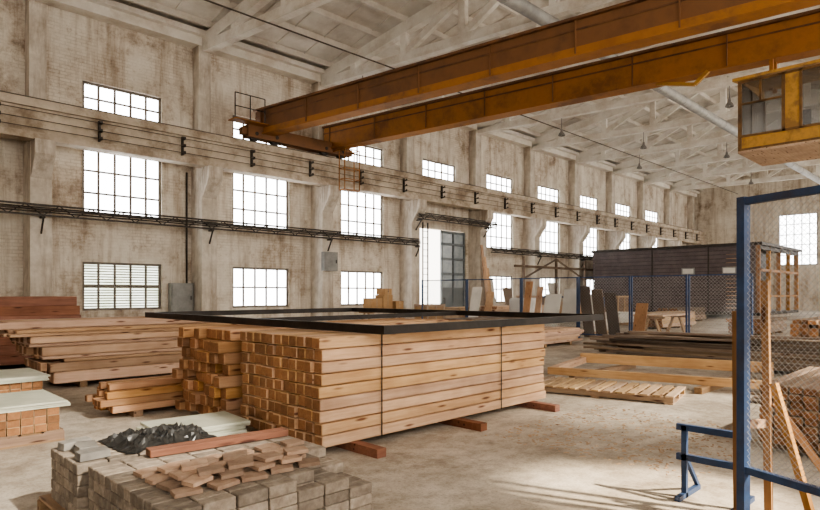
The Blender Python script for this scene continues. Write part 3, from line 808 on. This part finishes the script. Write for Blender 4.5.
# ------------------------------------------------------------------ right-hand timber
o = empty('slatted_pallet', (9.3, 4.75, 0), 'long low slatted pallet beyond the strapped stack', 'pallet', rz=math.radians(12))
W_, L_ = 1.15, 2.3
for x in (-.5, 0, .5):
    m = MB(); m.box(x - .05, -L_ / 2, .02, x + .05, L_ / 2, .10); local(m, 'stringer', M['lightpalY'], o)
for i in range(13):
    y = -L_ / 2 + .05 + i * (L_ - .1) / 12
    m = MB(); m.box(-W_ / 2, y - .06, .10, W_ / 2, y + .06, .125); local(m, 'slat', M['lightpal'], o)
for i in range(3):
    y = -L_ / 2 + .06 + i * (L_ - .12) / 2
    m = MB(); m.box(-W_ / 2, y - .06, 0, W_ / 2, y + .06, .02); local(m, 'base_slat', M['lightpal'], o)
tf = empty('timber_frame', (11.6, 4.75, .1), 'rectangular frame of thick pine timbers lying past the slatted pallet', 'frame', rz=math.radians(14))
for x in (-1.15, 1.15):
    m = MB(); m.box(x - .07, -1.85, 0, x + .07, 1.85, .13 if x < 0 else .2); local(m, 'side_timber', M['pineY'], tf)
for y in (-1.78, 1.78):
    m = MB(); m.box(-1.08, y - .07, .0, 1.08, y + .07, .13); local(m, 'end_timber', M['pine'], tf)
for i, y in enumerate((3.6, 5.9)):
    m = MB(); m.box(10.25, y - .06, 0, 12.9, y + .06, .1); tag(m.build('bearer', M['pal']), 'bearer under the thick pine frame, %s end' % ('nearer' if i == 0 else 'farther'), 'bearer')
WB = [block_mesh('weathered_board', L, w_, .05, [M['weath'], M['pink_end']], .004) for L, w_ in ((5.8, .2), (5.2, .16), (6.3, .22))]
random.seed(21)
hts = [3, 5, 7, 7, 6, 7, 5, 6, 4]
for c in range(9):
    for r in range(hts[c]):
        put(WB[(r * 3 + c * 5) % 3], 'weathered_board', (13.75 + c * .275 + U(-.01, .01), 4.0 + U(-1.1, 1.1), .1 + r * .0505), math.pi / 2 + U(-.006, .006), 'dark weathered board in the wide heap right of the strapped stack', 'board', 'weathered boards heap')
for y in (2.0, 4.0, 6.0):
    m = MB(); m.box(13.6, y - .06, 0, 16.2, y + .06, .1); tag(m.build('bearer', M['pal']), 'bearer under the weathered board heap', 'bearer', 'bearers under the weathered heap')
for i, (x, y, rz, lv) in enumerate(((14.4, 4.2, 1.63, 0), (15.15, 4.8, 1.59, 0), (14.65, 3.4, 1.36, 1), (14.75, 4.4, 1.82, 2), (14.7, 3.8, 1.5, 3), (14.9, 3.6, 1.72, 4))):
    put(WB[i % 3], 'weathered_board', (x, y, .1 + 7 * .0505 + lv * .051), rz, 'dark weathered board lying askew on top of the wide heap, %s from the bottom' % ORD[i], 'board')
for r in range(6):
    for c in range(7):
        put(WB[(r + c * 2) % 3], 'weathered_board', (17.2 + c * .27 + .01 * r, 5.2 + U(-1.1, 1.1), .1 + r * .0505), math.pi / 2 + U(-.006, .006), 'dark weathered board in the lower pile behind the wide heap', 'board', 'boards of the lower rear pile')
for y in (3.6, 5.2, 6.8):
    m = MB(); m.box(17.0, y - .06, 0, 19.1, y + .06, .1); tag(m.build('bearer', M['pal']), 'bearer under the lower rear board pile', 'bearer', 'bearers under the lower rear pile')
LB = [block_mesh('floor_board', L, w_, .04, [M['weath'], M['pink_end']], .003) for L, w_ in ((2.6, .18), (3.2, .15), (2.0, .2))]
for i, (x, y, rz) in enumerate(((10.6, 1.55, 1.72), (11.0, 1.45, 1.66), (11.4, 1.3, 1.55), (11.8, 1.5, 1.62), (12.25, 1.2, 1.50), (9.9, 1.9, 1.35))):
    put(LB[i % 3], 'floor_board', (x, y, .001), rz, 'loose dark board lying flat on the floor in front of the wide heap', 'board', 'loose boards on the floor')
for i, (x, y, rz) in enumerate(((11.2, 1.5, 1.4), (11.9, 1.3, 1.75))):
    put(LB[i], 'floor_board', (x, y, .042), rz, 'loose dark board lying across the others on the floor, %s one' % ('nearer', 'farther')[i], 'board')
stack(7.0, .55, .1, 8, 10, .13, .075, 2.2, [M['pal'], M['pineB_end']], .06, 'brown_beam', 'brown short beam in the pile behind the near mesh fence', 'beam', 'beams behind the near fence')
for x in (7.3, 8.9): bearer(x, .55, 1.86, 'bearer under the pile behind the near fence', 'palY', .1)['group'] = 'bearers behind the near fence'
random.seed(5)
m = MB()
for i in range(700):
    x = U(5.5, 8.2); y = U(1.95, 4.3)
    a = U(0, 6.28); l = U(.008, .035); wd = U(.005, .014)
    dx, dy = math.cos(a) * l, math.sin(a) * l; ex, ey = -math.sin(a) * wd, math.cos(a) * wd
    m.add([(x - dx - ex, y - dy - ey, .001), (x + dx - ex, y + dy - ey, .001), (x + dx + ex, y + dy + ey, .001), (x - dx + ex, y - dy + ey, .001), (x - dx * .7, y - dy * .7, .008), (x + dx * .7, y + dy * .7, .008)],
          [(0, 1, 5, 4), (2, 3, 4, 5), (0, 4, 3), (1, 2, 5), (0, 3, 2, 1)])
tag(m.build('wood_chips', M['lightpal']), 'wood chips and crumbs scattered over the concrete floor', 'wood chips', kind='stuff')

# ------------------------------------------------------------------ fences
def fence(px, py, qx, qy, h, label, spacing, wr, rails, group=None, post=.05):
    o = empty('mesh_fence_panel', (px, py, 0), label, 'fence', group)
    d = Vector((qx - px, qy - py, 0)); L = d.length; d.normalize()
    def P(u, z): return (px + d.x * u, py + d.y * u, z)
    for u in (0, L):
        m = MB(); m.bar(P(u, 0), P(u, h), post, post, up=(d.x, d.y, 0)); m.build('post', M['blue'], o)
    for z in rails:
        m = MB(); m.bar(P(post / 2, z), P(L - post / 2, z), post * .8, post * .8); m.build('rail', M['blue'], o)
    za, zb = rails[0], rails[-1]; H = zb - za
    m = MB(); k = -H
    while k < L:
        a, b = max(0, k), min(L, k + H)
        if b - a > .02:
            m.tube(P(a, za + a - k), P(b, za + b - k), wr, 3); m.tube(P(a, zb - (a - k)), P(b, zb - (b - k)), wr, 3)
        k += spacing
    m.build('wire_mesh', M['mesh'], o)
ys = [19.2, 16.5, 13.7, 11.2, 9.2, 7.3, 5.4]
for i in range(6):
    fence(20.0, ys[i], 20.0, ys[i + 1] + .08, 2.25, 'blue framed wire mesh fence panel in the far row, %s from the left' % ORD[i], .11, .0035, (.15, 2.22), 'far mesh fence row')
fence(4.62, 1.32, 4.05, -.06, 2.32, 'tall blue framed mesh fence panel at the right edge', .042, .0015, (.42, 2.29), post=.06)

tb = empty('metal_trestle', (5.05, 1.7, 0), 'low blue grey metal frame tucked beside the near fence post', 'trestle')
for (x, y) in ((5.0, 1.86), (5.0, 1.45)):
    m = MB(); m.box(x - .02, y - .02, 0, x + .02, y + .02, .58); m.build('leg', M['blue'], tb)
m = MB(); m.box(4.85, 1.84, 0, 5.3, 1.88, .04); m.build('foot', M['blue'], tb)
m = MB(); m.box(4.85, 1.43, 0, 5.3, 1.47, .04); m.build('foot', M['blue'], tb)
for z in (.54, .3):
    m = MB(); m.box(4.98, 1.38, z, 5.02, 1.92, z + .05); m.build('rail', M['blue'], tb)
m = MB(); m.bar((5.02, 1.86, .32), (5.28, 1.86, .04), .03, .03); m.build('brace', M['blue'], tb)
ws = empty('wooden_stand', (4.95, 1.25, 0), 'rough wooden stand of slim upright studs and slanting braces behind the near fence', 'stand')
for (a, b, wd) in (((4.72, 1.385, 0), (4.735, 1.40, 1.52), .045), ((4.93, 1.24, 0), (4.95, 1.27, 1.74), .048)):
    m = MB(); m.bar(a, b, wd, wd); m.build('upright', M['studZ'], ws)
for (a, b) in (((4.90, 1.20, 1.0), (4.78, .92, 0.03)), ((4.95, 1.2, .85), (5.15, .72, .03))):
    m = MB(); m.bar(a, b, .035, .05); m.build('brace', M['studZ'], ws)
m = MB(); m.bar((4.735, 1.39, .7), (4.94, 1.25, .7), .025, .06); m.build('cross_piece', M['pine'], ws)

# ------------------------------------------------------------------ modular building
mb = empty('modular_building', (46, 16, 0), 'long purple brown clad modular building at the back of the hall', 'building')
bx0, bx1, by0, by1, bz0, bz1 = 41.0, 50.5, 10.8, 21.8, .45, 4.6
m = MB(); m.box(bx0 + .05, by0 + 2.0, bz0, bx1 - .05, by1 - .05, bz1); m.build('core', M['blackframe'], mb)
m = MB(); z = bz0
while z < bz1 - .05:
    m.box(bx0 - .06, by0 + .25, z + .014, bx0 + .05, by1, min(bz1, z + .248)); z += .2595
m.build('siding', M['siding'], mb)
m = MB(); m.box(bx0 - .15, by0 - .15, bz1, bx1 + .15, by1 + .1, bz1 + .18); m.build('roof', M['darkmetal'], mb)
for y in (12.5, 15.0):
    m = MB(); m.box(bx0 - .1, y - .42, 2.85, bx0 - .06, y + .42, 3.3); f = m.build('window', M['greysteel'], mb)
    m = MB(); m.box(bx0 - .11, y - .34, 2.92, bx0 - .1, y + .34, 3.23); m.build('pane', M['white'], f)
for y in (13.75, 17.4):
    m = MB(); m.box(bx0 - .085, y - .04, bz0, bx0 - .06, y + .04, bz1); m.build('joint_strip', M['darkmetal'], mb)
for x in (bx0 + .1, 43.3, 45.7, 48.1, bx1 - .1):
    m = MB(); m.box(x - .11, by0, bz0, x + .11, by0 + .22, bz1); m.build('porch_post', M['studZ'], mb)
m = MB(); m.box(bx0, by0, 3.0, bx1, by0 + .2, 3.15); m.build('porch_rail', M['studZ'], mb)
m = MB(); m.box(bx0, by0, 1.4, bx1, by0 + .12, 1.5); m.build('porch_rail', M['studZ'], mb)
m = MB(); m.box(bx0, by0, bz1 - .25, bx1, by0 + .2, bz1 - .02); m.build('porch_lintel', M['darkmetal'], mb)
m = MB(); m.box(bx0, by0, bz0 - .2, bx1, by1, bz0); m.build('base', M['darkmetal'], mb)
m = MB(); m.box(bx0 + .3, by0 + 1.95, bz0 + .1, bx0 + 5.0, by0 + 2.0, bz1 - .3); m.build('porch_panel', M['pineB'], mb)
for y in (11.4, 16.3, 21.2):
    m = MB(); m.box(bx0 + .2, y - .2, 0, bx1 - .2, y + .2, bz0 - .2); m.build('support', M['concrete'], mb)

# ------------------------------------------------------------------ background clutter
def trestle_table(cx, cy, L, label, mats):
    o = empty('sawhorse_table', (cx, cy, 0), label, 'table')
    for x in (cx - L * .38, cx + L * .38):
        for sgn in (-1, 1):
            m = MB(); m.bar((x - .12, cy + sgn * .38, 0), (x, cy + sgn * .12, .72), .07, .07); m.build('leg', mats, o)
            m = MB(); m.bar((x + .12, cy + sgn * .38, 0), (x, cy + sgn * .12, .72), .07, .07); m.build('leg', mats, o)
        m = MB(); m.box(x - .06, cy - .5, .70, x + .06, cy + .5, .8); m.build('cross_beam', mats, o)
    m = MB(); m.box(cx - L / 2, cy - .55, .8, cx + L / 2, cy + .55, .86); m.build('tabletop', mats, o)
trestle_table(23.0, 9.3, 3.0, 'pale wooden sawhorse table behind the far mesh fence', M['lightpal'])
trestle_table(19.5, 21.4, 2.6, 'wooden bench with cardboard boxes left of the gate', M['lightpal'])
for i, (x, y, sx, sz, z) in enumerate(((18.9, 21.4, .7, .55, .86), (19.7, 21.5, .6, .7, .86), (20.3, 21.3, .5, .4, .86), (19.72, 21.5, .45, .3, 1.563))):
    o = empty('cardboard_box', (x, y, z), 'cardboard box on the bench left of the gate, %s' % ('leftmost', 'tallest one', 'rightmost', 'small one on top')[i], 'box')
    m = MB(); m.box(x - sx / 2, y - .3, z, x + sx / 2, y + .3, z + sz); m.build('carton', M['card'], o)
    m = MB(); m.box(x - .04, y - .302, z + sz * .2, x + .04, y + .302, z + sz + .002); m.build('tape', M['lightpal'], o)
def bstack(x, y, rows, cols, w_, h, L, mats, name, label, where, group, jx=.25):
    stack(x, y, .1, rows, cols, w_, h, L, mats, jx, name, label, 'plank', group)
    for f in (.15, .5, .85): bearer(x + L * f, y, y + w_ * cols, 'bearer under the planks %s' % where, 'palY', .1)['group'] = 'bearers %s' % where
bstack(23.6, 17.6, 6, 6, .25, .15, 4.6, [M['pink'], M['pine_end']], 'long_plank', 'pale plank in the pile in front of the gate', 'in front of the gate', 'planks in front of the gate')
bstack(27.0, 11.0, 4, 5, .25, .16, 4.0, [M['lightpal'], M['pine_end']], 'stacked_plank', 'pale plank in the pile before the dark building', 'before the dark building', 'planks before the dark building', .2)
bstack(33.5, 12.8, 5, 5, .24, .14, 4.2, [M['weath'], M['pine_end']], 'dark_plank', 'dark plank in the pile right in front of the purple brown building', 'right in front of the purple brown building', 'dark planks in front of the purple brown building')
bstack(25.2, 6.6, 4, 5, .24, .14, 3.6, [M['weath'], M['pine_end']], 'grey_plank', 'grey brown plank in the low pile behind the right end of the far fence', 'of the low grey pile', 'grey planks behind the far fence')
bstack(13.6, 9.9, 6, 5, .25, .07, 4.2, [M['pink'], M['pine_end']], 'thin_plank', 'thin pale plank in the pile between the strapped stack and the far fence', 'of the thin plank pile', 'thin planks before the far fence')
bstack(14.6, 11.9, 8, 5, .24, .09, 4.0, [M['weath'], M['pine_end']], 'brown_plank', 'weathered plank in the brown pile before the far fence', 'of the brown plank pile', 'brown planks before the far fence')
bstack(21.5, 3.6, 6, 5, .24, .12, 4.2, [M['pal'], M['pine_end']], 'rough_plank', 'rough plank in the pile right of the far fence', 'right of the far fence', 'rough planks right of the far fence')
for i in range(3):
    x = 29.2 + i * .27
    m = MB(); m.bar((x, 22.35 + .05 * i, 0), (x + .02 * i, 22.98, 4.6 - i * .7), .22, .05, up=(0, 1, 0)); tag(m.build('leaning_board', M['pineZ']), 'tall board leaning on the column right of the gate, %s from the left' % ORD[i], 'board')
rk = empty('panel_rack', (25.2, 14.6, 0), 'blue steel rack behind the far fence with white sheets leaning on it', 'rack')
for y in (12.9, 16.3):
    m = MB(); m.bar((25.2, y, 0), (25.2, y, 1.5), .07, .07); m.build('upright', M['blue'], rk)
for z in (.3, 1.42):
    m = MB(); m.box(25.16, 12.9, z, 25.24, 16.3, z + .08); m.build('beam', M['blue'], rk)
for i in range(3):
    y = 13.4 + i * 1.0
    m = MB(); m.bar((24.75 - .05 * i, y, .01), (25.12, y, 1.6 + .25 * (i % 2)), .85, .03, up=(1, 0, 0)); tag(m.build('white_sheet', M['white']), 'white sheet leaning on the blue rack, %s from the right' % ORD[i], 'sheet')
for i in range(3):
    y = 11.05 - i * .5
    m = MB(); m.bar((20.5, y, 0.01), (20.07, y, 1.9 - .12 * i), .42, .04, up=(1, 0, 0))
    tag(m.build('brown_board', M['weath']), 'brown board leaning behind the far fence, %s from the left' % ORD[i], 'board')
for i, (y, wd, h, mt) in enumerate(((15.9, .5, 1.9, 'white'), (15.2, .35, 1.7, 'pineZ'), (13.3, .3, 2.1, 'studZ'), (12.8, .25, 1.9, 'pineZ'), (8.8, .4, 1.3, 'studZ'))):
    m = MB(); m.bar((19.5, y, 0.01), (19.93, y, h), wd, .035, up=(1, 0, 0))
    tag(m.build('leaning_plank', M[mt]), 'plank leaning on the near side of the far fence, %s from the left' % ORD[i], 'plank')
def crate(x, y, sx, sy, sz, label, mat):
    o = empty('wooden_crate', (x, y, 0), label, 'crate')
    m = MB(); m.box(x - sx / 2 + .03, y - sy / 2 + .03, .1, x + sx / 2 - .03, y + sy / 2 - .03, sz - .02); m.build('body', mat, o)
    m = MB()
    for xx in (x - sx / 2, x - .05, x + sx / 2 - .1):
        m.box(xx, y - sy / 2, .08, xx + .1, y - sy / 2 + .03, sz); m.box(xx, y + sy / 2 - .03, .08, xx + .1, y + sy / 2, sz)
    for z in (.1, sz - .12):
        m.box(x - sx / 2 - .01, y - sy / 2 - .01, z, x + sx / 2 + .01, y - sy / 2, z + .1); m.box(x - sx / 2 - .01, y - sy / 2, z, x - sx / 2 + .02, y + sy / 2, z + .1)
    m.build('batten', M['lightpal'], o)
    for yy in (y - sy / 2 + .06, y + sy / 2 - .06):
        m = MB(); m.box(x - sx / 2, yy - .05, 0, x + sx / 2, yy + .05, .08); m.build('runner', M['pal'], o)
for i, (x, y, sx, sy, sz, mt) in enumerate(((22.0, 20.6, 1.3, .9, 1.1, 'card'), (25.2, 21.2, 1.6, 1.0, .9, 'lightpal'), (31.0, 20.6, 1.5, 1.1, 1.5, 'weath'), (34.2, 20.2, 1.4, 1.2, 1.1, 'lightpal'), (30.6, 17.4, 1.6, 1.2, 1.0, 'card'), (35.0, 17.2, 1.8, 1.3, 1.5, 'pal'))):
    crate(x, y, sx, sy, sz, 'wooden crate on the floor near the gate wall, %s from the left' % ORD[i], M[mt])
def wrapped(x, y, sx, sy, h, label):
    o = empty('wrapped_pallet_load', (x, y, 0), label, 'pallet load')
    for yy in (y - sy / 2 + .06, y, y + sy / 2 - .06):
        m = MB(); m.box(x - sx / 2, yy - .05, 0, x + sx / 2, yy + .05, .1); m.build('runner', M['pal'], o)
    m = MB(); m.box(x - sx / 2, y - sy / 2, .1, x + sx / 2, y + sy / 2, .125); m.build('deck', M['pal'], o)
    bm = bmesh.new(); bmesh.ops.create_cube(bm, size=1)
    for v in bm.verts: v.co = Vector((v.co.x * (sx - .1), v.co.y * (sy - .1), (v.co.z + .5) * h))
    bmesh.ops.bevel(bm, geom=bm.edges[:], offset=.06, segments=3, affect='EDGES')
    bmesh.ops.subdivide_edges(bm, edges=bm.edges[:], cuts=3, use_grid_fill=True)
    for v in bm.verts: v.co += Vector((mn.noise(v.co * 5), mn.noise(v.co * 5 + Vector((9, 0, 0))), 0)) * .025
    me = bpy.data.meshes.new('wrapped_goods'); bm.to_mesh(me); bm.free(); me.materials.append(M['wrap'])
    w_ = bpy.data.objects.new('wrapped_goods', me); COL.objects.link(w_); w_.parent = o; w_.location = (0, 0, .126)
wrapped(22.6, 15.3, 1.3, 1.1, 1.3, 'plastic wrapped pale load on a pallet behind the far fence')
for i, (x, w_, h_, mt) in enumerate(((31.0, 1.1, 2.6, 'white'), (33.1, .9, 2.0, 'weath'), (38.8, 1.3, 2.4, 'white'), (43.2, 1.2, 2.2, 'paleboard'), (46.0, .8, 2.8, 'weath'))):
    m = MB(); m.bar((x, 23.5, .02), (x, 23.93, h_), w_, .05, up=(0, 1, 0)); tag(m.build('leaning_sheet', M[mt]), 'sheet leaning against the window wall right of the gate, %s from the left' % ORD[i], 'sheet')
for k, (x, y, n, lab) in enumerate(((22.6, 12.2, 8, 'behind the brown boards'), (30.2, 14.6, 10, 'left of the dark building'))):
    pallet(x - 1.2, y - .6, x + 1.2, y + .6, .13, 'pallet under pale sheets %s' % lab, True)
    pm = block_mesh('pale_sheet', 2.5, 1.25, .05, [M['white']], .004)
    for i in range(n): put(pm, 'pale_sheet', (x + U(-.05, .05), y + U(-.04, .04), .13 + i * .0505), U(-.03, .03), 'pale sheet in the flat pile %s' % lab, 'sheet', 'pale sheets %s' % lab)

# ------------------------------------------------------------------ camera, light
cam = bpy.data.cameras.new('camera'); co = bpy.data.objects.new('camera', cam); COL.objects.link(co)
co.location = (0, 0, 1.65); co.rotation_euler = (math.radians(90), 0, math.radians(-45))
cam.sensor_width = 36; cam.lens = 36 * 600 / 820; cam.shift_y = 38 / 820; cam.clip_end = 300
SC.camera = co

wd = bpy.data.worlds.new('world'); SC.world = wd; wd.use_nodes = True
bg = wd.node_tree.nodes['Background']; bg.inputs['Color'].default_value = (1.0, .93, .83, 1); bg.inputs['Strength'].default_value = 5.3

def spot(name, loc, target, deg, energy, color, blend=.25, soft=.12):
    l = bpy.data.lights.new(name, 'SPOT'); l.energy = energy; l.color = color; l.spot_size = math.radians(deg); l.spot_blend = blend; l.shadow_soft_size = soft
    o = bpy.data.objects.new(name, l); COL.objects.link(o); o.location = loc
    o.rotation_euler = (Vector(target) - Vector(loc)).to_track_quat('-Z', 'Y').to_euler()
    return o
spot('sun_shaft', (8.0, -7.0, 9.0), (4.95, 2.0, 0), 8, 30000, (1, .85, .63), .6, .2)
spot('sun_shaft', (24.0, -6.0, 10.5), (19.0, 4.5, 0), 18, 36000, (1, .92, .78))
spot('sun_shaft', (4.0, -7.0, 10.0), (1.5, 7.0, 0), 12, 18000, (1, .92, .78))
spot('sun_shaft', (16.0, -7.0, 10.0), (9.0, 3.0, 0), 14, 18000, (1, .9, .72), .7)
try:
    SC.view_settings.view_transform = 'AgX'; SC.view_settings.look = 'AgX - Medium High Contrast'
except Exception as e:
    print(e)
